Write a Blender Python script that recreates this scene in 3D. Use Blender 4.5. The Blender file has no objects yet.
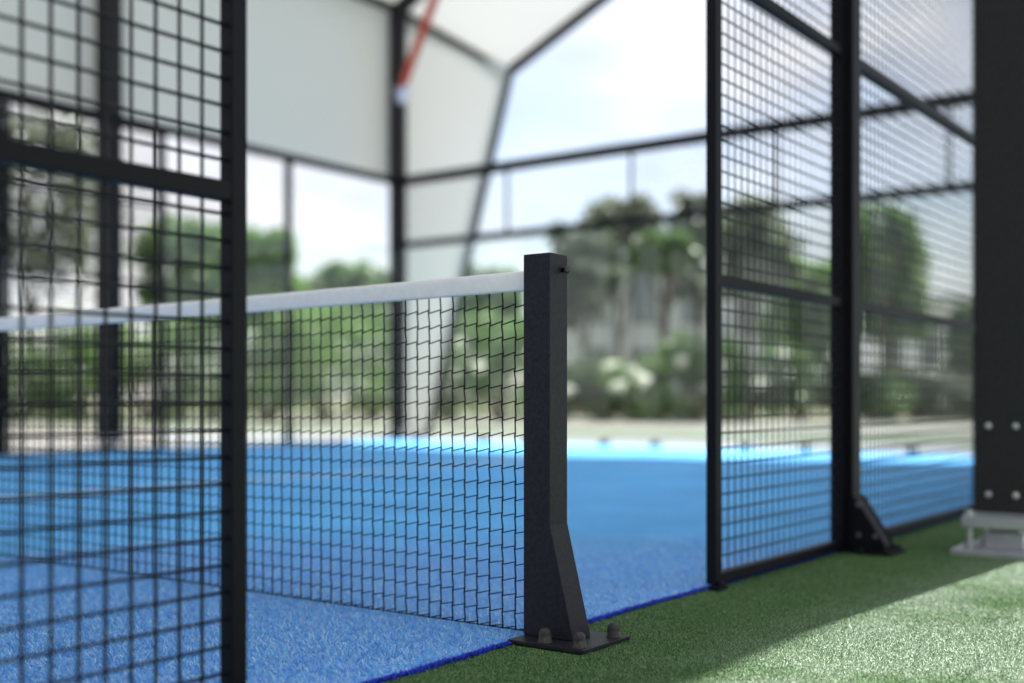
import bpy, bmesh, math, random
import numpy as np
from mathutils import Vector, Matrix, noise as mnoise
R = math.radians
scene = bpy.context.scene
C = scene.collection
random.seed(7)

# ------------------------------------------------------------------ camera frame (metres, x along the court, y across it)
F = 1167.0
FW = Vector((.8057, .5923)); RT = Vector((.5923, -.8057))
def at(px, d, z=0.0):
    lat = (px-512)/F*d
    p = FW*d + RT*lat
    return Vector((p.x, p.y, z))

# ------------------------------------------------------------------ materials
def mat(name, col, rough=.5, metal=0., spec=.5):
    m = bpy.data.materials.new(name); m.use_nodes = True
    b = m.node_tree.nodes['Principled BSDF']
    b.inputs['Base Color'].default_value = (*col, 1)
    b.inputs['Roughness'].default_value = rough
    b.inputs['Metallic'].default_value = metal
    b.inputs['Specular IOR Level'].default_value = spec
    return m
def nd(m, t, **kw):
    n = m.node_tree.nodes.new(t)
    for k, v in kw.items(): setattr(n, k, v)
    return n
def lk(m, a, b): m.node_tree.links.new(a, b)
def bsdf(m): return m.node_tree.nodes['Principled BSDF']
def vary(m, c1, c2, scale, detail=4, lo=.35, hi=.65, coords='Object', stretch=(1,1,1)):
    tc = nd(m, 'ShaderNodeTexCoord'); mp = nd(m, 'ShaderNodeMapping'); mp.inputs['Scale'].default_value = stretch
    n = nd(m, 'ShaderNodeTexNoise'); n.inputs['Scale'].default_value = scale; n.inputs['Detail'].default_value = detail
    r = nd(m, 'ShaderNodeValToRGB'); r.color_ramp.elements[0].position = lo; r.color_ramp.elements[1].position = hi
    r.color_ramp.elements[0].color = (*c1, 1); r.color_ramp.elements[1].color = (*c2, 1)
    lk(m, tc.outputs[coords], mp.inputs[0]); lk(m, mp.outputs[0], n.inputs['Vector']); lk(m, n.outputs[0], r.inputs[0])
    lk(m, r.outputs[0], bsdf(m).inputs['Base Color'])
    return mp, n, r
def bump(m, scale, strength, dist=.001, detail=3):
    tc = nd(m, 'ShaderNodeTexCoord'); n = nd(m, 'ShaderNodeTexNoise'); n.inputs['Scale'].default_value = scale
    n.inputs['Detail'].default_value = detail
    b = nd(m, 'ShaderNodeBump'); b.inputs['Strength'].default_value = strength; b.inputs['Distance'].default_value = dist
    lk(m, tc.outputs['Object'], n.inputs['Vector']); lk(m, n.outputs[0], b.inputs['Height']); lk(m, b.outputs[0], bsdf(m).inputs['Normal'])
    return n

def powder(name, a, b, rough=.45):
    m = mat(name, a, rough, 0, .15); vary(m, a, b, 110, 8, .3, .7); bump(m, 330, .5, .0008); return m
POST = powder('post_powder_coat', (.013, .0125, .017), (.024, .023, .031), .5)
FENCE = powder('fence_powder_coat', (.0035, .0033, .006), (.006, .006, .010), .55)
WIRE = mat('wire_coat', (.003, .0035, .006), .55, 0, .3)
COLM = powder('column_coat', (.018, .0165, .019), (.036, .033, .037), .65)
def galv():
    m = mat('galvanised_steel', (.4, .4, .42), .36, .6); vary(m, (.42, .42, .45), (.52, .52, .55), 14, 3); return m
GALV = galv()
RUB = mat('cap_rubber', (.022, .019, .018), .55); bump(RUB, 400, .5, .0006); vary(RUB, (.018,.015,.014), (.07,.06,.055), 90, 5, .45, .75)
CORD = mat('net_cord', (.003, .0035, .005), .8, 0, .2)
TAPE = mat('tape_canvas', (.92, .86, .85), .8); vary(TAPE, (.89,.83,.82), (.94,.88,.87), 60, 5); bump(TAPE, 600, .3, .0005)
STRAPM = mat('red_webbing', (.55, .06, .03), .6)
RATCH = mat('ratchet_steel', (.6, .63, .8), .35, .6)

def membrane():
    m = bpy.data.materials.new('canopy_membrane'); m.use_nodes = True; nt = m.node_tree; nt.nodes.clear()
    o = nd(m, 'ShaderNodeOutputMaterial'); d = nd(m, 'ShaderNodeBsdfDiffuse'); t = nd(m, 'ShaderNodeBsdfTranslucent'); x = nd(m, 'ShaderNodeMixShader')
    tc = nd(m, 'ShaderNodeTexCoord'); n = nd(m, 'ShaderNodeTexNoise'); n.inputs['Scale'].default_value = .35; n.inputs['Detail'].default_value = 4
    r = nd(m, 'ShaderNodeValToRGB'); r.color_ramp.elements[0].color = (.74, .72, .685, 1); r.color_ramp.elements[1].color = (.79, .775, .74, 1)
    lk(m, tc.outputs['Object'], n.inputs['Vector']); lk(m, n.outputs[0], r.inputs[0])
    lk(m, r.outputs[0], d.inputs[0]); lk(m, r.outputs[0], t.inputs[0]); x.inputs[0].default_value = .16
    lk(m, d.outputs[0], x.inputs[1]); lk(m, t.outputs[0], x.inputs[2]); lk(m, x.outputs[0], o.inputs[0])
    return m
MEMB = membrane()

def glassm():
    m = bpy.data.materials.new('tempered_glass'); m.use_nodes = True; m.node_tree.nodes.clear()
    o = nd(m, 'ShaderNodeOutputMaterial'); t = nd(m, 'ShaderNodeBsdfTransparent'); g = nd(m, 'ShaderNodeBsdfGlossy'); x = nd(m, 'ShaderNodeMixShader'); fr = nd(m, 'ShaderNodeLayerWeight'); pw = nd(m, 'ShaderNodeMath', operation='POWER'); ma = nd(m, 'ShaderNodeMath', operation='MULTIPLY_ADD')
    t.inputs[0].default_value = (.95, .975, .965, 1); g.inputs['Roughness'].default_value = .03; g.inputs[0].default_value = (.9, .95, .95, 1); fr.inputs[0].default_value = .5; pw.inputs[1].default_value = 5; ma.inputs[1].default_value = .9; ma.inputs[2].default_value = .04
    lk(m, fr.outputs['Facing'], pw.inputs[0]); lk(m, pw.outputs[0], ma.inputs[0]); lk(m, ma.outputs[0], x.inputs[0]); lk(m, t.outputs[0], x.inputs[1]); lk(m, g.outputs[0], x.inputs[2]); lk(m, x.outputs[0], o.inputs[0])
    return m
GLASS = glassm()

def turf(name, c1, c2, c3, rough, scale=170, stretch=(1, 1, 1), sp=.5):
    m = mat(name, c1, rough, 0, sp)
    tc = nd(m, 'ShaderNodeTexCoord'); mp = nd(m, 'ShaderNodeMapping'); mp.inputs['Scale'].default_value = stretch
    lk(m, tc.outputs['Object'], mp.inputs[0])
    n = nd(m, 'ShaderNodeTexNoise'); n.inputs['Scale'].default_value = scale; n.inputs['Detail'].default_value = 3
    n.inputs['Distortion'].default_value = .8
    r = nd(m, 'ShaderNodeValToRGB'); e = r.color_ramp.elements
    e[0].position = .34; e[0].color = (*c1, 1); e[1].position = .68; e[1].color = (*c3, 1)
    k = e.new(.5); k.color = (*c2, 1)
    lk(m, mp.outputs[0], n.inputs['Vector']); lk(m, n.outputs[0], r.inputs[0])
    n2 = nd(m, 'ShaderNodeTexNoise'); n2.inputs['Scale'].default_value = 1.3; n2.inputs['Detail'].default_value = 5
    lk(m, tc.outputs['Object'], n2.inputs['Vector'])
    r2 = nd(m, 'ShaderNodeValToRGB'); r2.color_ramp.elements[0].position = .3; r2.color_ramp.elements[1].position = .7
    r2.color_ramp.elements[0].color = (.78, .8, .82, 1); r2.color_ramp.elements[1].color = (1.1, 1.08, 1.05, 1)
    lk(m, n2.outputs[0], r2.inputs[0])
    mx = nd(m, 'ShaderNodeMix', data_type='RGBA', blend_type='MULTIPLY'); mx.inputs[0].default_value = 1
    lk(m, r.outputs[0], mx.inputs[6]); lk(m, r2.outputs[0], mx.inputs[7]); lk(m, mx.outputs[2], bsdf(m).inputs['Base Color'])
    b = nd(m, 'ShaderNodeBump'); b.inputs['Strength'].default_value = .8; b.inputs['Distance'].default_value = .006
    lk(m, n.outputs[0], b.inputs['Height']); lk(m, b.outputs[0], bsdf(m).inputs['Normal'])
    return m, r2, n2
BLUE, _, _ = turf('blue_turf', (.03, .24, .86), (.09, .48, .99), (.32, .74, 1), .7, 120, (.45, 1.4, 1), .22)
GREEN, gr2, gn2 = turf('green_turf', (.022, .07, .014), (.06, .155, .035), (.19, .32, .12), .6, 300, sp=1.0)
# damp, matted patches in the green turf
gr2.color_ramp.elements[0].color = (.40, .48, .38, 1); gr2.color_ramp.elements[0].position = .40; gr2.color_ramp.elements[1].position = .52
def fibre(name, cols, rough=.35, trans=.2):
    m = mat(name, cols[0], rough, 0, .6)
    g = nd(m, 'ShaderNodeNewGeometry'); r = nd(m, 'ShaderNodeValToRGB'); e = r.color_ramp.elements
    e[0].color = (*cols[0], 1); e[1].color = (*cols[-1], 1)
    for i, c in enumerate(cols[1:-1]): k = e.new((i+1)/(len(cols)-1)); k.color = (*c, 1)
    lk(m, g.outputs['Random Per Island'], r.inputs[0]); lk(m, r.outputs[0], bsdf(m).inputs['Base Color'])
    return m
BLUEF = fibre('blue_fibre', [(.05, .23, .78), (.11, .48, .98), (.26, .66, .99), (.85, .96, .99)], .4)
DBLUEF = fibre('edge_fibre', [(.006, .015, .35), (.012, .04, .62), (.03, .10, .75)], .5)
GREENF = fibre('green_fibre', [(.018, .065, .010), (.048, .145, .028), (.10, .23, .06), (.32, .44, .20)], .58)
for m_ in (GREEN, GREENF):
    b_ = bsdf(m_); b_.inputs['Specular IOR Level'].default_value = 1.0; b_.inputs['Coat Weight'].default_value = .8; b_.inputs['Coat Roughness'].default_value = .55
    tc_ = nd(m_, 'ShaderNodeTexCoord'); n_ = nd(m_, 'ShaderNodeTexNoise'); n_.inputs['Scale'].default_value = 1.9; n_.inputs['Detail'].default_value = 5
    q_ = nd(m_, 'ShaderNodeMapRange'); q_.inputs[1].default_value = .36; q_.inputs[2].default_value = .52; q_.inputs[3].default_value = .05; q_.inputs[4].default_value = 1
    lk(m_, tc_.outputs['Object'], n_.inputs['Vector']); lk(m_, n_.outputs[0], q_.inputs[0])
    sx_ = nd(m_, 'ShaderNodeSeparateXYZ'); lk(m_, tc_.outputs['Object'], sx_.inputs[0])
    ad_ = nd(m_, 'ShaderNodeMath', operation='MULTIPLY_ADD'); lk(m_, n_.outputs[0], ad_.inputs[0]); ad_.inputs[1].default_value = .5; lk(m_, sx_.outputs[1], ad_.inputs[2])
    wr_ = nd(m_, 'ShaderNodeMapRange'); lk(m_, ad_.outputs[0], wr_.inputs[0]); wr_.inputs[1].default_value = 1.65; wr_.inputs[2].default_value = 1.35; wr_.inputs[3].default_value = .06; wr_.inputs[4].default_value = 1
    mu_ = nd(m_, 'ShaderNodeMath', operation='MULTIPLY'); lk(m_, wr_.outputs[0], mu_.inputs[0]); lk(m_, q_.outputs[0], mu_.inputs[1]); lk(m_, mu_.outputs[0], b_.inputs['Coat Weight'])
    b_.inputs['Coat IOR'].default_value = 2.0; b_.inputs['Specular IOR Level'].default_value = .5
def edgem():
    m = mat('cut_edge_blue', (.008, .03, .55), .7); vary(m, (.006, .012, .30), (.015, .06, .7), 90, 3, coords='Object'); return m
EDGE = edgem()
LINE = mat('line_white_turf', (.55, .60, .68), .6); vary(LINE, (.6, .66, .75), (.85, .86, .88), 130, 3)
CONC = mat('pale_paving', (.42, .40, .38), .85); vary(CONC, (.15, .145, .135), (.21, .20, .19), 1.5, 8); bump(CONC, 60, .4, .004)
SAND = mat('pale_gravel', (.4, .36, .31), .95); vary(SAND, (.15, .145, .12), (.23, .22, .19), 2.5, 10); bump(SAND, 40, .8, .02)
GRASS = mat('lawn', (.07, .11, .02), .9); vary(GRASS, (.025, .06, .010), (.05, .09, .018), 3, 8)
EARTH = mat('far_ground', (.12, .13, .06), .95); vary(EARTH, (.07, .09, .035), (.22, .2, .13), .25, 8)
BARK = mat('bark', (.09, .07, .05), .9); vary(BARK, (.05, .04, .03), (.15, .12, .09), 9, 6, stretch=(1, 1, .2))
def leafm(name, cols, tr=.5):
    m = fibre(name, cols, .38)
    nt = m.node_tree; b = bsdf(m); o = [n for n in nt.nodes if n.type == 'OUTPUT_MATERIAL'][0]
    t = nd(m, 'ShaderNodeBsdfTranslucent'); x = nd(m, 'ShaderNodeMixShader'); x.inputs[0].default_value = tr
    ramp = [n for n in nt.nodes if n.type == 'VALTORGB'][0]
    lk(m, ramp.outputs[0], t.inputs[0]); lk(m, b.outputs[0], x.inputs[1]); lk(m, t.outputs[0], x.inputs[2]); lk(m, x.outputs[0], o.inputs[0])
    return m
LEAF_A = leafm('leaf_mid', [(.07, .13, .04), (.115, .20, .065), (.18, .28, .10)])
LEAF_B = leafm('leaf_dark', [(.04, .065, .035), (.065, .10, .05), (.10, .14, .07)])
LEAF_C = leafm('leaf_bright', [(.09, .18, .035), (.14, .25, .055), (.20, .33, .09)])
LEAF_D = leafm('leaf_greyish', [(.085, .11, .075), (.14, .17, .115), (.21, .24, .165)])
GLINT = leafm('painted_glint_pale', [(.82, .84, .70), (.86, .86, .84), (.82, .85, .72)], .5)  # bright highlights painted as a pale leaf colour
WALLA = mat('render_grey', (.34, .35, .37), .9); vary(WALLA, (.38, .39, .41), (.5, .51, .53), 1.2, 6)
WALLB = mat('render_white', (.7, .7, .72), .9); vary(WALLB, (.76, .76, .78), (.84, .84, .85), 1.0, 6)
WIN = mat('window_glass', (.10, .11, .12), .08, 0, .8)
ROOFM = mat('roof_sheet', (.16, .16, .17), .6); vary(ROOFM, (.13, .13, .14), (.2, .2, .21), 3, 5)
FRAMEM = mat('window_frame_paint', (.12, .12, .13), .5)

# ------------------------------------------------------------------ mesh collector
class MB:
    def __init__(s): s.v = []; s.f = []; s.sm = []
    def add(s, vs, fs, smooth=False):
        o = len(s.v); s.v += [tuple(v) for v in vs]; s.f += [tuple(i+o for i in f) for f in fs]; s.sm += [smooth]*len(fs)
        return s
    def box(s, x0, x1, y0, y1, z0, z1):
        vs = [(x, y, z) for z in (z0, z1) for x, y in ((x0, y0), (x1, y0), (x1, y1), (x0, y1))]
        return s.add(vs, [(3, 2, 1, 0), (4, 5, 6, 7), (0, 1, 5, 4), (1, 2, 6, 5), (2, 3, 7, 6), (3, 0, 4, 7)])
    def prism(s, poly, axis, a, b):
        n = len(poly); vs = []
        for t in (a, b):
            for p in poly:
                vs.append({'x': (t, p[0], p[1]), 'y': (p[0], t, p[1]), 'z': (p[0], p[1], t)}[axis])
        return s.add(vs, [tuple(range(n))[::-1], tuple(range(n, 2*n))] + [(i, (i+1) % n, n+(i+1) % n, n+i) for i in range(n)])
    def tube(s, a, b, r0, r1=None, n=8, cap=True):
        a = Vector(a); b = Vector(b); r1 = r0 if r1 is None else r1
        d = (b-a).normalized(); u = d.orthogonal().normalized(); w = d.cross(u)
        vs = [a+(u*math.cos(2*math.pi*i/n)+w*math.sin(2*math.pi*i/n))*r0 for i in range(n)] + \
             [b+(u*math.cos(2*math.pi*i/n)+w*math.sin(2*math.pi*i/n))*r1 for i in range(n)]
        fs = [(i, (i+1) % n, n+(i+1) % n, n+i) for i in range(n)]
        s.add(vs, fs, n > 5)
        if cap: s.add(vs, [tuple(range(n))[::-1], tuple(range(n, 2*n))])
        return s
    def bar(s, a, b, w, h):        # rectangular beam between two points, w across, h in the vertical sense
        a = Vector(a); b = Vector(b); d = (b-a).normalized()
        up = Vector((0, 0, 1)) if abs(d.z) < .9 else Vector((1, 0, 0))
        sd = d.cross(up).normalized(); u = sd.cross(d)
        vs = [p+sd*i*w/2+u*j*h/2 for p in (a, b) for i, j in ((-1, -1), (1, -1), (1, 1), (-1, 1))]
        return s.add(vs, [(3, 2, 1, 0), (4, 5, 6, 7), (0, 1, 5, 4), (1, 2, 6, 5), (2, 3, 7, 6), (3, 0, 4, 7)])
    def lathe(s, c, prof, n=20):   # prof: (r,z)
        vs = []; fs = []
        for r, z in prof:
            for i in range(n): vs.append((c[0]+r*math.cos(2*math.pi*i/n), c[1]+r*math.sin(2*math.pi*i/n), c[2]+z))
        for k in range(len(prof)-1):
            for i in range(n): fs.append((k*n+i, k*n+(i+1) % n, (k+1)*n+(i+1) % n, (k+1)*n+i))
        return s.add(vs, fs, True)
    def build(s, name, m, parent=None, bevel=0, origin=None):
        me = bpy.data.meshes.new(name)
        off = Vector(origin) if origin is not None else (parent_world(parent) if parent else Vector((0, 0, 0)))
        me.from_pydata([(v[0]-off[0], v[1]-off[1], v[2]-off[2]) for v in s.v], [], s.f)
        me.polygons.foreach_set('use_smooth', s.sm); me.materials.append(m)
        o = bpy.data.objects.new(name, me); C.objects.link(o)
        if parent: o.parent = parent
        elif origin is not None: o.location = origin
        if bevel:
            b = o.modifiers.new('Bevel', 'BEVEL'); b.width = bevel; b.segments = 2; b.limit_method = 'ANGLE'
        return o
def parent_world(p):
    v = Vector((0, 0, 0))
    while p: v += p.location; p = p.parent
    return v
def tag(o, label=None, cat=None, group=None, kind=None):
    if label: o['label'] = label
    if cat: o['category'] = cat
    if group: o['group'] = group
    if kind: o['kind'] = kind
    return o
def thing(name, loc, label, cat, group=None):
    o = bpy.data.objects.new(name, None); C.objects.link(o); o.location = loc; o.empty_display_size = .1
    return tag(o, label, cat, group)
def copy_tree(o, parent=None):
    c = o.copy(); C.objects.link(c)
    if parent: c.parent = parent
    for ch in list(o.children): copy_tree(ch, c)
    return c

# ------------------------------------------------------------------ court dimensions
Y0, Y1 = 1.70, 11.70           # side fences
NX = 2.424                     # net line
XE = 13.03                     # back wall
XW = 2*NX-XE
YM = (Y0+Y1)/2

# ------------------------------------------------------------------ ground sheets
def sheet(name, m, x0, x1, y0, y1, z):
    b = MB(); b.add([(x0, y0, z), (x1, y0, z), (x1, y1, z), (x0, y1, z)], [(0, 1, 2, 3)])
    return tag(b.build(name, m), kind='structure')
sheet('ground', EARTH, -900, 1200, -900, 1200, -.030)
sheet('gravel_yard', SAND, -22, 33, -14, 36, -.024)
sheet('lawn_strip', GRASS, 17.2, 19.8, -13, 33, -.020)
sheet('paving', CONC, XW-3.2, 16.9, Y0-.02, Y1+5.2, -.016)
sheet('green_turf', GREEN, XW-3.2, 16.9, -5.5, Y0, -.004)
sheet('blue_court', BLUE, XW, XE, Y0+.008, Y1, 0.0)
sheet('court_edge', EDGE, XW, XE, Y0-.003, Y0+.007, .003)
sheet('centre_line', LINE, NX-6.95, NX+6.95, YM-.05, YM+.05, .004)
sheet('service_line', LINE, NX+6.95+.002, NX+7.0, Y0+.1, Y1-.1, .004)
sheet('service_line', LINE, NX-7.0, NX-6.95-.002, Y0+.1, Y1-.1, .004)

# turf fibres: real short blades where the lens is close and sharp
rng = np.random.default_rng(3)
def fibres(name, m, pts, L, W, z0, lean, label, dirbias=None):
    n = len(pts); a = rng.uniform(0, 2*np.pi, n)
    if dirbias is not None: a = rng.normal(dirbias, .55, n)+np.pi*rng.integers(0, 2, n)
    ln = L*rng.uniform(.6, 1.3, n); le = lean*rng.uniform(.3, 1.4, n)
    dx, dy = np.cos(a), np.sin(a); px, py = -dy, dx
    base = np.column_stack([pts, np.full(n, z0)])
    w = W*rng.uniform(.6, 1.2, n)
    wa = rng.uniform(-.5, .5, n)
    A = base.copy(); B = base.copy()
    A[:, 0] -= px*w/2; A[:, 1] -= py*w/2; B[:, 0] += px*w/2; B[:, 1] += py*w/2
    hz = ln*np.cos(np.minimum(le, 1.4)); hx = ln*np.sin(np.minimum(le, 1.4))
    T = base.copy(); T[:, 0] += dx*hx + px*ln*wa*.4; T[:, 1] += dy*hx + py*ln*wa*.4; T[:, 2] += hz
    T2 = T.copy(); T2[:, 0] += px*w*.5; T2[:, 1] += py*w*.5
    T[:, 0] -= px*w*.3; T[:, 1] -= py*w*.3
    V = np.stack([A, B, T2, T], 1).reshape(-1, 3)
    me = bpy.data.meshes.new(name); me.vertices.add(4*n); me.vertices.foreach_set('co', V.astype(np.float32).ravel())
    me.loops.add(4*n); me.loops.foreach_set('vertex_index', np.arange(4*n, dtype=np.int32))
    me.polygons.add(n); me.polygons.foreach_set('loop_start', np.arange(0, 4*n, 4, dtype=np.int32))
    try: me.polygons.foreach_set('loop_total', np.full(n, 4, dtype=np.int32))
    except Exception: pass
    me.update(calc_edges=True); me.materials.append(m)
    o = bpy.data.objects.new(name, me); C.objects.link(o)
    return tag(o, label, 'grass', kind='stuff')
def scatter(n, x0, x1, y0, y1, keep):
    p = np.column_stack([rng.uniform(x0, x1, n), rng.uniform(y0, y1, n)])
    d = p[:, 0]*FW.x+p[:, 1]*FW.y; l = p[:, 0]*RT.x+p[:, 1]*RT.y
    sx = 512+F*l/np.maximum(d, .1); sy = 400+F*.6/np.maximum(d, .1)
    k = (d > 1.6) & (sx > -60) & (sx < 1110) & (sy < 740) & keep(p, d, sx)
    # leave the base plate of the post clear
    k &= ~((p[:, 0] > 2.305) & (p[:, 0] < 2.545) & (p[:, 1] > 1.50) & (p[:, 1] < 1.715))
    return p[k]
def thin(p, d, d0=3.4, d1=6.5):
    return rng.uniform(0, 1, len(d)) < np.clip((d1-d)/(d1-d0), 0, 1)
pb = scatter(1100000, .6, 6.5, Y0+.006, 4.2, lambda p, d, sx: thin(p, d, 3.2, 5.2))
fibres('blue_turf_fibres', BLUEF, pb, .013, .0018, 0, 1.32, 'short glossy blue turf fibres covering the court in front of and under the net', -.94)
pg = scatter(2600000, 1.2, 7.0, .2, Y0-.001, lambda p, d, sx: thin(p, d, 3.4, 6.5))
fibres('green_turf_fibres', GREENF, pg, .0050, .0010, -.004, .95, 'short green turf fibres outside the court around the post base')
pe = np.column_stack([rng.uniform(1.0, 8.0, 90000), rng.normal(Y0+.002, .0048, 90000)])
pe[:, 1] += .003*np.sin(pe[:, 0]*9)+.002*np.sin(pe[:, 0]*31+1)+.0015*np.sin(pe[:, 0]*77)
pe = pe[~((pe[:, 0] > 2.305) & (pe[:, 0] < 2.545) & (pe[:, 1] < 1.715))]
fibres('edge_turf_fibres', DBLUEF, pe, .009, .0016, -.002, .8, 'deep blue fibres along the cut edge where the court meets the green turf')

# ------------------------------------------------------------------ net post (focus of the picture)
def make_net_post():
    t = thing('net_post', (NX, 1.67, 0), 'dark grey square steel net post with flared foot, sharp in the gate opening', 'net post')
    xl, xr = NX-.040, NX+.040; yi, yo = 1.717, 1.637; yf = 1.567
    b = MB(); b.prism([(yi, .010), (yi, .966), (yo, .966), (yo, .290), (yf, .010)], 'x', xl, xr)
    b.build('tube', POST, t, bevel=.0022)
    p = MB(); p.box(2.314, 2.528, 1.492, 1.716, 0, .0095); p.build('base_plate', POST, t, bevel=.0015)
    for x in (2.343, 2.497):
        for y in (1.522, 1.622):
            q = MB(); q.lathe((x, y, .0095), [(.0185, 0), (.0185, .003), (.0155, .0032), (.0155, .020), (.0150, .0245), (.0128, .0295), (.0090, .0335), (.0045, .0355), (.0001, .036)], 24)
            q.build('cap_nut', RUB, t)
    e = MB(); yb = yo; z = .927; x = NX+.016
    e.tube((x, yb, z), (x, yb-.013, z), .0065, n=12); 
    e.build('screw', FENCE, t)
    h = MB()
    # round head, tilted outwards
    for k in range(6):
        r0 = .011*math.cos(k*math.pi/12); r1 = .011*math.cos((k+1)*math.pi/12)
        h.tube((x, yb-.013-.009*math.sin(k*math.pi/12), z), (x, yb-.013-.009*math.sin((k+1)*math.pi/12), z), r0, max(r1, .0002), 16, cap=(k == 0))
    h.build('screw_head', RUB, t)
    return t
post = make_net_post()
p2 = copy_tree(post); p2.location = (NX, 2*YM-1.67, 0); p2.rotation_euler.z = math.pi
p2['label'] = 'dark grey net post at the far end of the net'
post['group'] = p2['group'] = 'net posts'

# ------------------------------------------------------------------ net
def net():
    t = thing('padel_net', (NX, YM, 0), 'black knotted court net with white top tape stretched from the sharp grey post', 'net')
    ya, yb = 1.718, 2*YM-1.718
    def top(y): return   .929-.024*(1-((y-YM)/(YM-ya))**2)
    # tape: folded canvas, two sides, a little fullness
    b = MB(); n = 160; prof = [(.0055, -.050), (.007, -.044), (.006, -.012), (.0045, -.002), (0, .0015), (-.0045, -.002), (-.006, -.012), (-.007, -.044), (-.0055, -.050)]
    vs = []
    for i in range(n+1):
        y = ya+(yb-ya)*i/n; w = .0012*math.sin(y*23)+.0008*math.sin(y*61)
        for dx, dz in prof: vs.append((NX+dx+w, y, top(y)+dz+.0006*math.sin(y*37+dx*300)))
    m = len(prof); fs = [(i*m+j, i*m+(j+1) % m, (i+1)*m+(j+1) % m, (i+1)*m+j) for i in range(n) for j in range(m)]
    b.add(vs, fs, True); b.build('top_tape', TAPE, t)
    # knotted cords
    b = MB(); pitch = .0415; nc = int((yb-ya)/pitch); rows = 21; r = .0020
    rr = random.Random(4)
    zb = .014
    def kn(i, k):     # knot on column i, row k (lower and upper knot points)
        y = ya+.012+i*pitch; f = k/rows
        z = zb+(top(y)-.046-zb)*f
        j = .0013
        return y+rr.uniform(-j, j), z+rr.uniform(-j, j)
    K = [[kn(i, k) for k in range(rows+1)] for i in range(nc+1)]
    h = .0048
    def P(i, k, s): y, z = K[i][k]; return (NX+.0006*s, y-.0006*s, max(z+s*h, .006))
    for i in range(nc+1):
        for k in range(rows+1):
            lo, hi = P(i, k, -1), P(i, k, 1)
            b.tube(lo, hi, r*1.15, n=4, cap=False)
            if k < rows: b.tube(hi, P(i, k+1, -1), r, n=4, cap=False)
            if i < nc and k < rows: b.tube(P(i, k, -1), P(i+1, k, 1) if False else P(i+1, k, 1), r, n=4, cap=False) if False else b.tube(P(i+1, k, -1), P(i, k, 1), r, n=4, cap=False)
    b.build('cord_mesh', CORD, t)
    b = MB(); b.tube((NX, ya+.004, .01), (NX, yb-.004, .01), .002, n=6); b.tube((NX, ya+.005, .01), (NX, ya+.005, .87), .0018, n=6); b.build('border_cord', CORD, t)
net()

# ------------------------------------------------------------------ mesh fences beside the gate opening
def wires(x0, x1, z0, z1, y, dy, r=.0021, step=.05, axis='x', parent=None, m=WIRE, z_off=0):
    b = MB()
    def pt(u, z, o): return (u, y+o, z) if axis == 'x' else (y+o, u, z)
    n = int(round((x1-x0)/step)); 
    for i in range(1, n): u = x0+(x1-x0)*i/n; b.tube(pt(u, z0, dy), pt(u, z1, dy), r, n=6, cap=False)
    n = int(round((z1-z0)/step))
    for i in range(1, n): z = z0+(z1-z0)*i/n; b.tube(pt(x0, z, -dy*.9), pt(x1, z, -dy*.9), r, n=6, cap=False)
    return b.build('wire_mesh', m, parent)
def mesh_panel(parent, x0, x1, y, top=2.97, rails=(.985, 1.975), w=.035, zb=.012, axis='x', rv=.0027, rh=.0029, rt=.0175):
    def bx(b, a0, a1, z0, z1, hw=w/2):
        return b.box(a0, a1, y-hw, y+hw, z0, z1) if axis == 'x' else b.box(y-hw, y+hw, a0, a1, z0, z1)
    b = MB(); bx(b, x0, x0+w, zb, top); bx(b, x1-w, x1, zb, top)
    bx(b, x0+w, x1-w, zb, zb+.034); bx(b, x0+w, x1-w, top-.034, top)
    b.build('frame', FENCE, parent, bevel=.0015)
    for z in rails:
        b = MB(); bx(b, x0+w, x1-w, z-rt, z+rt, w/2-.001); b.build('rail', FENCE, parent, bevel=.0015)
    zs = [zb+.034]+[z for r in rails for z in (r-.016, r+.016)]+[top-.034]
    bb = MB()
    def pt(u, z, o): return (u, y+o, z) if axis == 'x' else (y+o, u, z)
    n = int(round((x1-x0-2*w)/.05)); r = rv if y < 5 else .0025
    nn = 6 if y < 5 else 4
    for i in range(1, n): u = x0+w+(x1-x0-2*w)*i/n; bb.tube(pt(u, zb+.03, .006), pt(u, top-.03, .006), r, n=nn, cap=False)
    n = int(round((top-zb-.06)/.05)); 
    for i in range(1, n): z = zb+.034+(top-zb-.068)*i/n; bb.tube(pt(x0+w-.004, z, .0018), pt(x1-w+.004, z, .0018), (rh if y < 5 else r), n=nn, cap=False)
    bb.build('wire_mesh', WIRE, parent)
def foot_post(parent, x, y, top, out=-1, s=.078):
    b = MB(); b.box(x-s/2, x+s/2, y-s/2, y+s/2, .012, top); p = b.build('post', FENCE, parent, bevel=.003)
    b = MB(); b.box(x-.10, x+.10, min(y+out*.21, y+s/2*-out), max(y+out*.21, y-s/2*out), 0, .011); b.build('foot_plate', FENCE, p_or(p), bevel=.0015)
    b = MB()
    for dx in (-s/2-.006, s/2):
        b.prism([(y+out*s/2, .011), (y+out*.178, .011), (y+out*.178, .035), (y+out*(s/2+.02), .205), (y+out*s/2, .225)] if True else [], 'x', x+dx, x+dx+.006)
    b.prism([(y+out*s/2, .011), (y+out*.173, .011), (y+out*.173, .032), (y+out*(s/2+.018), .20), (y+out*s/2, .215)], 'x', x-s/2+.004, x+s/2-.004)
    b.build('brace', FENCE, p)
    for dx in (-.075, .075):
        for yy in (.09, .185):
            q = MB(); q.lathe((x+dx, y+out*yy, .011), [(.016, 0), (.016, .003), (.011, .0035), (.011, .014), (.008, .017), (.0001, .018)], 12); q.build('bolt', GALV if yy > 9 else FENCE, p)
    for zz, yy in ((.07, .075), (.07, .14), (.19, .072)):
        q = MB(); q.tube((x-s/2-.0055, y+out*yy, zz), (x-s/2-.014, y+out*yy, zz), .010, n=6); q.build('bolt', GALVD, p)
    return p
def p_or(p): return p
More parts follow.
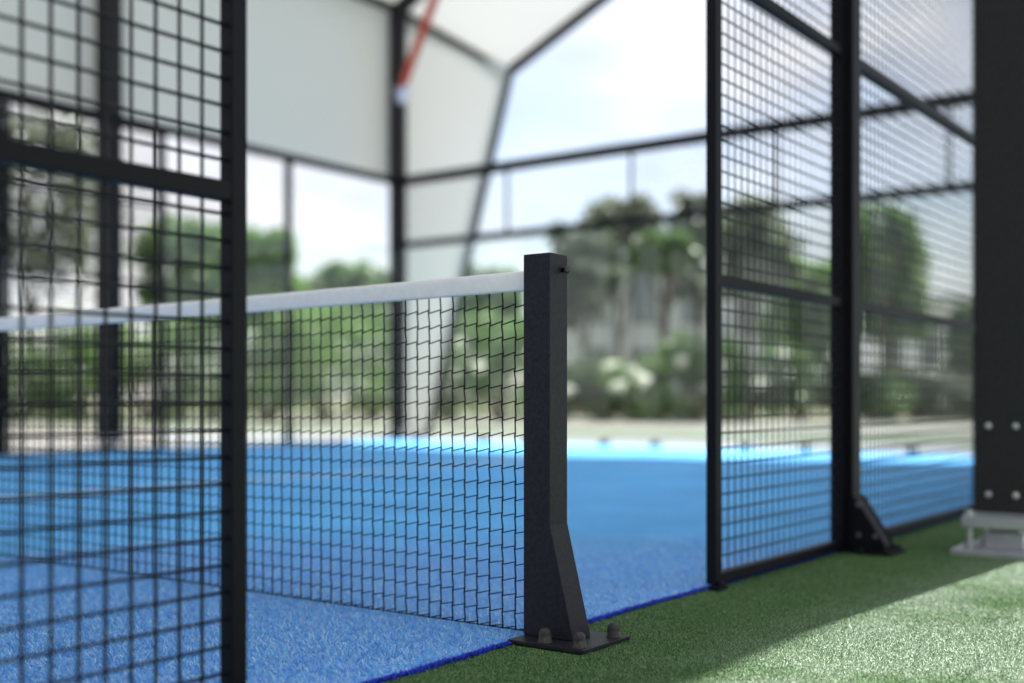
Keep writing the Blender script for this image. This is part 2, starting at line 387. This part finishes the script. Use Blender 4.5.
GALVD = mat('dull_bolt', (.12, .12, .13), .45, .4)

YR = Y0-.010
lf = thing('mesh_fence', (1.469, Y0, 0), 'black welded mesh fence panel left of the gate opening, nearest the camera and blurred', 'fence', 'mesh fences beside the gate opening')
mesh_panel(lf, -.62, 1.457, Y0, rv=.0036, rh=.0036, rails=(.984, 1.975))
foot_post(lf, -.665, Y0, 3.0)
mesh_panel(lf, -2.78, -.71, Y0)
rf = thing('mesh_fence', (3.35, Y0, 0), 'black welded mesh fence right of the gate opening with a braced post in the middle', 'fence', 'mesh fences beside the gate opening')
mesh_panel(rf, 3.368, 4.50, YR, rv=.0022, rh=.0034)
foot_post(rf, 4.552, YR, 3.0, s=.095)
mesh_panel(rf, 4.602, 6.55, YR, rv=.0027, rh=.0040, rt=.021)
foot_post(rf, 6.592, YR, 3.0)
mesh_panel(rf, 6.634, 8.76, YR, rv=.0022, rh=.0034)
b = MB(); b.box(3.335, 3.40, Y0-.055, Y0-.016, 0, .010); b.build('foot_plate', FENCE, rf, bevel=.001)
b = MB(); b.lathe((3.385, Y0-.036, .010), [(.011, 0), (.011, .010), (.007, .014), (.0001, .015)], 12); b.build('bolt', FENCE, rf)

# ------------------------------------------------------------------ glass walls
TOP = 3.87; MID = 2.91
def glass_panel(parent, a0, a1, y, z0, z1, axis):
    b = MB()
    if axis == 'x': b.box(a0, a1, y-.006, y+.006, z0, z1)
    else: b.box(y-.006, y+.006, a0, a1, z0, z1)
    return b.build('glass_panel', GLASS, parent)
def square(parent, name, x, y, z0, z1, s=.08):
    b = MB(); b.box(x-s/2, x+s/2, y-s/2, y+s/2, z0, z1); return b.build(name, FENCE, parent, bevel=.003)
# back wall (x = XE)
bw = thing('glass_wall', (XE, YM, 0), 'glass back wall of the court with slim dark posts and two dark horizontal rails', 'wall')
ys = [Y0+i*2.0 for i in range(6)]
for i, y in enumerate(ys):
    if 0 < i < 5: square(bw, 'post', XE+.05, y, MID+.036, TOP-.05, .035)
for z, s in ((TOP, .13), (MID, .10)):
    b = MB(); b.box(XE+.02, XE+.02+s, Y0+.05, Y1-.05, z-s/2, z+s/2); b.build('rail', FENCE, bw, bevel=.004)
for i in range(5):
    glass_panel(bw, ys[i]+.008, ys[i+1]-.008, XE, .02, MID-.04, 'y')
    for dy in (.38, 1.62):
        b = MB(); b.box(XE-.05, XE+.05, ys[i]+dy-.05, ys[i]+dy+.05, 0, .075); b.build('glass_clamp', FENCE, bw, bevel=.006)
bb = MB()
for i in range(1, 100): y = Y0+.05+9.9*i/100; bb.tube((XE+.03, y, MID+.03), (XE+.03, y, TOP-.04), .0015, n=4, cap=False)
for i in range(1, 9): z = MID+.03+.88*i/9; bb.tube((XE+.034, Y0+.05, z), (XE+.034, Y1-.05, z), .0015, n=4, cap=False)
bb.build('wire_mesh', WIRE, bw)
# far side wall (y = Y1)
fs_ = thing('side_wall', (XE, Y1, 0), 'far side wall of the court, glass near the corner then black mesh, under the white canopy', 'wall')
xs = [XE, 10.89, 8.84, 6.78, 4.75, 2.7+.6]
square(fs_, 'corner_post', XE, Y1, 0, TOP+.05, .10)
for x in xs[1:]: square(fs_, 'post', x, Y1+.05, 0, TOP-.05, .08)
b = MB(); b.box(xs[-1], XE-.05, Y1+.01, Y1+.11, TOP-.05, TOP+.05); b.build('rail', FENCE, fs_, bevel=.004)
for i in range(2): glass_panel(fs_, xs[i+1]+.008, xs[i]-.06, Y1, .02, MID-.04, 'x')
for i in range(2, 5):
    mesh_panel(fs_, xs[i+1]+.05, xs[i]-.05, Y1, top=3.8, rails=(1.0, 2.0, 2.91), w=.04)
# near side glass beyond the mesh
ns = thing('side_wall', (XE, Y0, 0), 'near side glass wall of the court behind the thick canopy column', 'wall')
square(ns, 'corner_post', XE, Y0, 0, TOP+.05, .10)
for x in (8.84, 10.89): square(ns, 'post', x, Y0-.05, 0, TOP-.05, .08)
b = MB(); b.box(8.84, XE-.05, Y0-.11, Y0-.01, TOP-.05, TOP+.05); b.build('rail', FENCE, ns, bevel=.004)
glass_panel(ns, 8.86, 10.88, Y0, .02, MID-.04, 'x'); glass_panel(ns, 10.90, XE-.06, Y0, .02, MID-.04, 'x')

# ------------------------------------------------------------------ canopy
can = thing('canopy', (NX, YM, 0), 'big white fabric canopy over the court on thick dark steel columns', 'canopy')
YN, YF = 1.14, 12.45           # column rows
EZ = 6.8; RZ = 9.55
offs = [2.43, 6.18, 11.45]
AX = sorted([NX+o for o in offs]+[NX-o for o in offs])
EX = 15.2; WX = 2*NX-EX
def column(x, y, out, wx=.20, wy=.20):
    s = 1
    b = MB(); b.box(x-wx/2, x+wx/2, y-wy/2, y+wy/2, .165, EZ); c = b.build('column', COLM, can, bevel=.004)
    b = MB(); b.box(x-.18, x+.18, y-.18, y+.18, -.004, .022); b.build('base_plate', GALV, c, bevel=.003)
    b = MB(); b.box(x-.145, x+.145, y-.145, y+.145,   .105, .150); b.build('levelling_plate', GALV, c, bevel=.003)
    b = MB(); b.box(x-.10, x+.10, y-.085, y+.085, .150, .1652); b.box(x-.085, x+.085, y-.07, y+.07, .022, .085); b.box(x-.05, x+.05, y-.05, y+.05, .085, .122); b.build('plinth', GALV, c, bevel=.002)
    for dx in (-.12, .12):
        for dy in (-.12, .12):
            b = MB()
            b.tube((x+dx, y+dy, .018), (x+dx, y+dy, .170), .011, n=12)
            for z in (.018, .108, .150): b.tube((x+dx, y+dy, z), (x+dx, y+dy, z+.018), .020, n=6)
            b.tube((x+dx, y+dy, .036), (x+dx, y+dy, .040), .028, n=16)
            b.build('anchor_bolt', GALV, c)
    for z in (.235, .50):
        for dy in (-.05, .05):
            q = MB(); sgn = -1
            xx = x-wx/2
            for k in range(4):
                r0 = .0135*math.cos(k*math.pi/8); r1 = max(.0135*math.cos((k+1)*math.pi/8), .0003)
                q.tube((xx-  .009*math.sin(k*math.pi/8), y+dy, z), (xx-.008*math.sin((k+1)*math.pi/8), y+dy, z), r0, r1, 14, cap=(k == 0))
            q.build('bolt', GALV, c)
    return c
for i, x in enumerate(AX):
    for y in (YN, YF):
        if y == YF and x == AX[4]: column(x, y, 1, .20, .26)
        else: column(x, y, 1, .245 if y == YN else .20)
# profile of an arch: eave, ridge
def rafters(x, ye0, ye1, ez, rz, w=.16, h=.2):
    b = MB(); b.bar((x, ye0, ez), (x, YM, rz), w, h); b.bar((x, YM, rz), (x, ye1, ez), w, h); b.build('rafter', COLM, can)
for x in AX: rafters(x, YN, YF, EZ, RZ)
LEAN = 1.75
def end_arch(x):
    fy0, fy1 = 2*YM-13.0, 13.0; ky0, ky1 = fy0+LEAN, fy1-LEAN; kz = 5.9; rz = 8.0
    b = MB(); b.bar((x, fy0, 0), (x, ky0, kz), .12, .16); b.build('leg', COLM, can)
    b = MB(); b.bar((x, fy1, 0), (x, ky1, kz), .12, .16); b.build('leg', COLM, can)
    rafters(x, ky0, ky1, kz, rz, .10, .14)
    return ky0, ky1, kz, rz, fy0, fy1
E = end_arch(EX); end_arch(WX)
for y in (YN, YF):
    b = MB(); b.bar((AX[0], y, EZ), (AX[-1], y, EZ), .10, .12); b.build('purlin', COLM, can)
b = MB(); b.bar((AX[0], YM, RZ), (AX[-1], YM, RZ), .1, .12); b.build('purlin', COLM, can)
for f in (.5,):
    for s in (0, 1):
        ye = YN if s == 0 else YF
        y = ye+(YM-ye)*f; z = EZ+(RZ-EZ)*f
        b = MB(); b.bar((AX[0], y, z-.02), (AX[-1], y, z-.02), .08, .08); b.build('purlin', COLM, can)
for xa, xb in ((AX[-1], EX), (AX[0], WX)):
    for ya_, yb_ in ((YN, E[0]), (YF, E[1])):
        b = MB(); b.bar((xa, ya_, EZ), (xb, yb_, E[2]), .09, .10); b.build('purlin', COLM, can)
    b = MB(); b.bar((xa, YM, RZ), (xb, YM, E[3]), .09, .10); b.build('purlin', COLM, can)
# membranes (slightly sagging between arches)
def patch(c00, c10, c11, c01, sag, nu=14, nv=10, up=Vector((0, 0, -1))):
    b = MB(); vs = []
    for i in range(nu+1):
        for j in range(nv+1):
            u, v = i/nu, j/nv
            p = Vector(c00)*(1-u)*(1-v)+Vector(c10)*u*(1-v)+Vector(c11)*u*v+Vector(c01)*(1-u)*v
            vs.append(p+up*sag*4*u*(1-u)*(.3+.7*4*v*(1-v)))
    m = nv+1
    b.add(vs, [(i*m+j, (i+1)*m+j, (i+1)*m+j+1, i*m+j+1) for i in range(nu) for j in range(nv)], True)
    return b
O = .14
EY0, EY1 = YN-.30, YF+.30; EZo = EZ+O-.06
for i in range(len(AX)-1):
    for ye in (EY0, EY1):
        patch((AX[i], ye, EZo), (AX[i+1], ye, EZo), (AX[i+1], YM, RZ+O), (AX[i], YM, RZ+O), .05).build('roof_fabric', MEMB, can)
for xa, xb in ((AX[-1], EX), (AX[0], WX)):
    for ye, ke in ((EY0, E[0]), (EY1, E[1])):
        patch((xa, ye, EZo), (xb, ke, E[2]+.10), (xb, YM, E[3]+O), (xa, YM, RZ+O), .05).build('roof_fabric', MEMB, can)
# side curtain above the far fence, then full height in the folded end bay
yc = YF+.16
for i in range(len(AX)-1):
    patch((AX[i], yc, 4.12), (AX[i+1], yc, 4.12), (AX[i+1], yc, EZo), (AX[i], yc, EZo), .05, up=Vector((0, 1, 0))).build('side_fabric', MEMB, can)
patch((AX[-1], yc, .02), (EX-.08, E[5]-.05, .02), (EX-.08, E[1]-.05, E[2]+.05), (AX[-1], yc, EZo-.02), .04, up=Vector((0, 1, 0))).build('side_fabric', MEMB, can)

# red ratchet strap hanging by the corner column
c0 = at(401, 17.6, 0); 
def strap():
    a = at(401.5, 17.3, .6+(400-96)*17.3/F); z1 = at(439, 16.6, .6+(400+12)*16.6/F)
    t = thing('ratchet_strap', a, 'faded red strap with a pale steel ratchet hung beside the far corner column', 'strap')
    b = MB(); b.bar(tuple(a+Vector((0, 0, .1))), tuple(z1+(z1-a)*.35), .15, .012); b.build('webbing', STRAPM, t)
    b = MB(); b.box(a.x-.06, a.x+.06, a.y-.05, a.y+.05, a.z-.10, a.z+.06); b.tube((a.x, a.y-.1, a.z+.10), (a.x, a.y+.1, a.z+.10), .045, n=12); b.build('ratchet', RATCH, t, bevel=.01)
strap()

# ------------------------------------------------------------------ vegetation
def leaf_mesh(name, m, centers, rad, n_per, size, parent, flat=.8, seed=0, origin=(0, 0, 0)):
    g = np.random.default_rng(seed); P = []
    for (c, r) in zip(centers, rad):
        v = g.normal(size=(n_per, 3)); v /= np.linalg.norm(v, axis=1)[:, None]
        v *= (g.uniform(0, 1, n_per)**(.45))[:, None]*r; v[:, 2] *= flat
        P.append(np.array(c)[None, :]+v)
    P = np.concatenate(P); n = len(P)
    a = g.normal(size=(n, 3)); a /= np.linalg.norm(a, axis=1)[:, None]
    b_ = np.cross(a, g.normal(size=(n, 3))); b_ /= np.linalg.norm(b_, axis=1)[:, None]
    s = size*g.uniform(.6, 1.4, n)[:, None]
    V = np.stack([P-a*s, P+b_*s*.45, P+a*s, P-b_*s*.45], 1).reshape(-1, 3)-np.array(origin)
    me = bpy.data.meshes.new(name); me.vertices.add(4*n); me.vertices.foreach_set('co', V.astype(np.float32).ravel())
    me.loops.add(4*n); me.loops.foreach_set('vertex_index', np.arange(4*n, dtype=np.int32))
    me.polygons.add(n); me.polygons.foreach_set('loop_start', np.arange(0, 4*n, 4, dtype=np.int32))
    me.update(calc_edges=True); me.materials.append(m)
    o = bpy.data.objects.new(name, me); C.objects.link(o); o.parent = parent
    return o
def tree(px, d, ytop, wpx, m, label, trunk_px=None, ybot=None, seed=0, name='tree', dens=1.0, grp='trees beyond the court', size=.16):
    r = random.Random(seed); H = .6+(400-ytop)*d/F; W = wpx*d/F/2
    base = at(px, d); t = thing(name, base, label, 'tree', grp)
    zc0 = H*.32 if ybot is None else .6+(400-ybot)*d/F
    tr = (.035*H if trunk_px is None else trunk_px*d/F/2)
    b = MB(); pts = [Vector((0, 0, 0))]
    for k in range(1, 6): pts.append(pts[-1]+Vector((r.uniform(-.12, .12), r.uniform(-.12, .12), H*.15)))
    for k in range(5): b.tube(pts[k], pts[k+1], tr*(1-k*.16), tr*(1-(k+1)*.16), 10, cap=False)
    cs = []; rs = []
    for k in range(9):
        a = k*2.4+r.uniform(-.4, .4); s = pts[2+k % 4]
        e = Vector((math.cos(a)*W*r.uniform(.45, .8), math.sin(a)*W*r.uniform(.45, .8), zc0+(H-zc0)*r.uniform(.25, .85)))
        mid = s.lerp(e, .5)+Vector((0, 0, -.1*W)); b.tube(s, mid, tr*.38, tr*.24, 7, cap=False); b.tube(mid, e, tr*.24, tr*.08, 7, cap=False)
        cs.append(e); rs.append(W*r.uniform(.28, .42))
    for k in range(46):
        a = r.uniform(0, 6.28); q = r.uniform(.2, 1)**.6; zz = r.uniform(0.05, 1)
        rad = W*q*(1-.55*abs(zz-.45)**1.3*1.5)
        cs.append(Vector((math.cos(a)*rad, math.sin(a)*rad, zc0+(H-zc0)*(zz*.82+.04)))); rs.append(W*r.uniform(.2, .42))
    b.sm = [True]*len(b.f)
    tk = b.build('trunk', BARK, None); tk.parent = t
    leaf_mesh('crown', m, [tuple(c) for c in cs], rs, int(150*dens), size*1.3, t, .95, seed+100)
    return t
def shrub(px, d, h, w, m, label, seed=0, glint_count=0, grp='shrubs behind the court', size=.09, dens=1):
    r = random.Random(seed+50); t = thing('shrub', at(px, d), label, 'shrub', grp)
    b = MB(); cs = []; rs = []
    for k in range(20):
        a = r.uniform(0, 6.28); q = r.uniform(0, 1)**.5*w/2
        e = Vector((math.cos(a)*q, math.sin(a)*q, h*r.uniform(.08, .85))); b.tube((math.cos(a)*.08, math.sin(a)*.08, 0), e, .03, .01, 5, cap=False)
        cs.append(e); rs.append(w*r.uniform(.14, .24))
    b.sm = [True]*len(b.f); s_ = b.build('stems', BARK, None); s_.parent = t
    leaf_mesh('foliage', m, [tuple(c) for c in cs], rs, int(200*dens), size, t, .85, seed+200)
    if glint_count:  # added pale clumps that stand in for blurred bright highlights
        fc = []
        for k in range(glint_count):
            a = r.uniform(0, 6.28); fc.append((math.cos(a)*w*.40-FW.x*.38*w, math.sin(a)*w*.40-FW.y*.38*w, h*r.uniform(.35, .95)))
        for k, c in enumerate(fc):
            leaf_mesh('painted_glint', GLINT, [c], [r.uniform(.10, .20)], 130, .06, t, .9, seed+300+k)
    return t
T = [ # px, d, ytop, width px, material, label, trunk px, ybot, density, crown spread
 (30, 40, 105, 190, LEAF_D, 'tall grey green tree far left, seen through the blurred mesh panel', 12, 300, .4),
 (185, 48, 215, 110, LEAF_A, 'mid green tree seen through the right part of the blurred left mesh panel', 8, 330, .7),
 (262, 36, 226, 85, LEAF_C, 'bright green tree just right of the blurred fence edge, rising over the net tape', 8, 330, .8),
 (352, 46, 256, 85, LEAF_A, 'small round green tree left of the far corner column', 6, 340, .8),
 (478, 48, 262, 90, LEAF_A, 'light green tree between the leaning canopy leg and the sharp net post', 6, 345, .7),
 (580, 44, 214, 70, LEAF_D, 'grey green tree with a thin trunk just right of the sharp net post', 7, 330, .40),
 (622, 50, 196, 84, LEAF_D, 'tallest grey green tree in front of the grey building, in the middle of the opening', 8, 262, .35),
 (664, 42, 236, 60, LEAF_A, 'green tree with a straight dark trunk in front of the grey building', 11, 270, .35),
 (698, 47, 178, 60, LEAF_D, 'grey green tree top behind the gate frame edge right of the opening', 7, 310, .45),
 (752, 34, 196, 90, LEAF_D, 'thin greyish tree seen through the first right mesh panel', 8, 300, .22),
 (806, 45, 240, 80, LEAF_C, 'yellow green tree seen beside the braced fence post, on its left', 6, 370, .6),
 (882, 36, 192, 80, LEAF_A, 'tall airy tree with thin foliage just right of the braced fence post', 7, 300, .16),
 (893, 44, 240, 66, LEAF_C, 'bright green tree beside the tall airy one, right of the braced fence post', 6, 340, .9),
 (962, 55, 300, 30, LEAF_A, 'small green tree seen left of the thick canopy column', 5, 380, .6),
]
for i, (px, d, yt, w, m, lab, tp, yb, dn) in enumerate(T):
    tree(px, d, yt, w, m, lab, tp, yb, seed=i*13+5, dens=dn)
S = [
 (15, 34, 3.4, 3.8, LEAF_A, 'round green shrub at the far left behind the blurred mesh', 0),
 (80, 36, 3.4, 3.8, LEAF_A, 'green shrub left of the thick far canopy column', 0),
 (150, 35, 3.6, 3.8, LEAF_C, 'tall green shrub right of the thick far canopy column', 0),
 (215, 37, 3.6, 3.8, LEAF_A, 'green shrub with one painted pale highlight behind the blurred mesh panel edge', 1),
 (272, 35, 4.0, 3.6, LEAF_C, 'bright shrub below the tape, left of the slim fence post', 3),
 (325, 34, 3.6, 3.6, LEAF_C, 'dense green shrub under the tape midway to the corner column', 0),
 (372, 36, 3.9, 3.4, LEAF_A, 'tall green shrub just left of the corner column', 0),
 (448, 36, 3.5, 3.2, LEAF_A, 'green shrub just right of the leaning canopy leg', 1),
 (498, 33, 3.5, 3.2, LEAF_A, 'green shrub with painted pale highlights left of the sharp net post', 6),
 (560, 36, 1.9, 2.4, LEAF_B, 'low dark shrub hidden partly by the sharp net post', 0),
 (600, 34, 1.9, 2.6, LEAF_B, 'low dark green shrub with painted pale highlights right of the net post', 8),
 (645, 33, 1.8, 2.4, LEAF_A, 'low green shrub with round painted pale highlights in the middle of the opening', 8),
 (693, 34, 2.6, 2.3, LEAF_A, 'green shrub with painted pale highlights left of the right gate frame', 5),
 (745, 35, 2.4, 2.6, LEAF_B, 'dark shrub seen low through the first right mesh panel', 1),
 (800, 36, 2.3, 2.6, LEAF_A, 'green shrub seen low beside the braced post', 1),
 (875, 35, 1.5, 2.4, LEAF_A, 'low green shrub right of the braced post', 0),
 (915, 37, 1.6, 2.2, LEAF_D, 'greyish low shrub seen through the second right mesh panel', 1),
 (960, 38, 1.2, 2.2, LEAF_D, 'small low shrub left of the thick canopy column', 0),
]
for i, (px, d, h, w, m, lab, fl) in enumerate(S): shrub(px, d, h, w, m, lab, seed=i*7, glint_count=fl)

# ------------------------------------------------------------------ buildings
def building(px, d, wpx, ytop, depth, wall, label, cols, rows, grp=None):
    base = at(px, d); W = wpx*d/F; H = .6+(400-ytop)*d/F
    t = thing('building', base, label, 'building')
    yaw = math.atan2(-RT.x*0-FW.x, FW.y)   # faces the camera roughly
    t.rotation_euler.z = yaw+R(8)
    def bl(b, name, m, par, bev=0):
        o = b.build(name, m, None, bevel=bev); o.parent = par; return o
    b = MB(); b.box(-W/2, W/2, 0, depth, -.02, H); bl(b, 'wall', wall, t)
    b = MB(); b.box(-W/2-.3, W/2+.3, -.3, depth+.3, H, H+.25); bl(b, 'roof', ROOFM, t)
    ch = H/rows
    for i in range(cols):
        for j in range(rows):
            cx = -W/2+W*(i+.5)/cols; cz = ch*(j+.5); ww = W/cols*.27; hh = ch*.34
            b = MB(); b.box(cx-ww, cx+ww, -.03, .05, cz-hh, cz+hh); b2 = bl(b, 'window', FRAMEM, t)
            b = MB(); b.box(cx-ww+.08, cx+ww-.08, -.036, .0, cz-hh+.08, cz+hh-.08); bl(b, 'pane', WIN, b2)
    return t
building(645, 66, 150, 262, 10, WALLA, 'grey rendered building beyond the opening, behind the tree trunks', 3, 2)
building(930, 75, 120, 300, 10, WALLB, 'low white building seen through the second right mesh panel', 3, 1)
building(770, 70, 90, 280, 9, WALLA, 'small grey building seen through the first right mesh panel', 2, 2)

# ------------------------------------------------------------------ camera
cd = bpy.data.cameras.new('camera'); cam = bpy.data.objects.new('camera', cd); C.objects.link(cam); scene.camera = cam
cam.location = (0, 0, .6); cam.rotation_euler = (R(90), 0, -math.atan2(FW.x, FW.y))
cd.sensor_width = 36; cd.lens = F/1024*36; cd.shift_y = 58.5/1024; cd.clip_end = 3000; cd.clip_start = .05
cd.dof.use_dof = True; cd.dof.focus_distance = 2.82; cd.dof.aperture_fstop = .041/.039; cd.dof.aperture_blades = 0

# ------------------------------------------------------------------ light
EL = R(58); k = .075
sdir = Vector((math.cos(EL)*math.cos(-math.atan(k)), math.cos(EL)*math.sin(-math.atan(k)), math.sin(EL)))
sl = bpy.data.lights.new('sun', 'SUN'); sl.energy = 5.0; sl.angle = R(.53); sl.color = (1, .985, .965)
so = bpy.data.objects.new('sun', sl); C.objects.link(so); so.rotation_euler = sdir.to_track_quat('Z', 'Y').to_euler(); so.location = (0, 0, 30)
w = bpy.data.worlds.new('World'); scene.world = w; w.use_nodes = True; nt = w.node_tree
bg = nt.nodes['Background']; sky = nt.nodes.new('ShaderNodeTexSky'); sky.sky_type = 'NISHITA'; sky.sun_disc = False
sky.sun_elevation = EL; sky.sun_rotation = math.atan2(sdir.x, sdir.y); sky.air_density = 1.0; sky.dust_density = 1.2; sky.ozone_density = 1
tc = nt.nodes.new('ShaderNodeTexCoord'); mp = nt.nodes.new('ShaderNodeMapping'); mp.inputs['Scale'].default_value = (1, 1, 2.2); mp.inputs['Location'].default_value = (.3, .1, .25)
n1 = nt.nodes.new('ShaderNodeTexNoise'); n1.inputs['Scale'].default_value = 2.4; n1.inputs['Detail'].default_value = 6; n1.inputs['Roughness'].default_value = .5
rp = nt.nodes.new('ShaderNodeValToRGB'); rp.color_ramp.elements[0].position = .38; rp.color_ramp.elements[1].position = .60
rp.color_ramp.elements[0].color = (.42, .42, .42, 1); rp.color_ramp.elements[1].color = (1, 1, 1, 1)
mx = nt.nodes.new('ShaderNodeMix'); mx.data_type = 'RGBA'; mx.inputs[7].default_value = (4.0, 4.1, 4.4, 1)
L = nt.links.new
L(tc.outputs['Generated'], mp.inputs[0]); L(mp.outputs[0], n1.inputs['Vector']); L(n1.outputs[0], rp.inputs[0]); L(rp.outputs[0], mx.inputs[0])
L(sky.outputs[0], mx.inputs[6]); L(mx.outputs[2], bg.inputs[0]); bg.inputs[1].default_value = .088
n2 = nt.nodes.new('ShaderNodeTexNoise'); n2.inputs['Scale'].default_value = 5.5; n2.inputs['Detail'].default_value = 5; n2.inputs['Roughness'].default_value = .55
r2_ = nt.nodes.new('ShaderNodeValToRGB'); r2_.color_ramp.elements[0].position = .35; r2_.color_ramp.elements[1].position = .72
r2_.color_ramp.elements[0].color = (3.0, 3.05, 3.3, 1); r2_.color_ramp.elements[1].color = (5.9, 5.8, 5.7, 1)
L(mp.outputs[0], n2.inputs['Vector']); L(n2.outputs[0], r2_.inputs[0]); L(r2_.outputs[0], mx.inputs[7])

scene.view_settings.view_transform = 'Standard'; scene.view_settings.look = 'None'
scene.view_settings.exposure = 1.48; scene.view_settings.gamma = 1
scene.render.engine = 'CYCLES'
scene.cycles.max_bounces = 8; scene.cycles.transparent_max_bounces = 16
scene.cycles.sample_clamp_indirect = 6
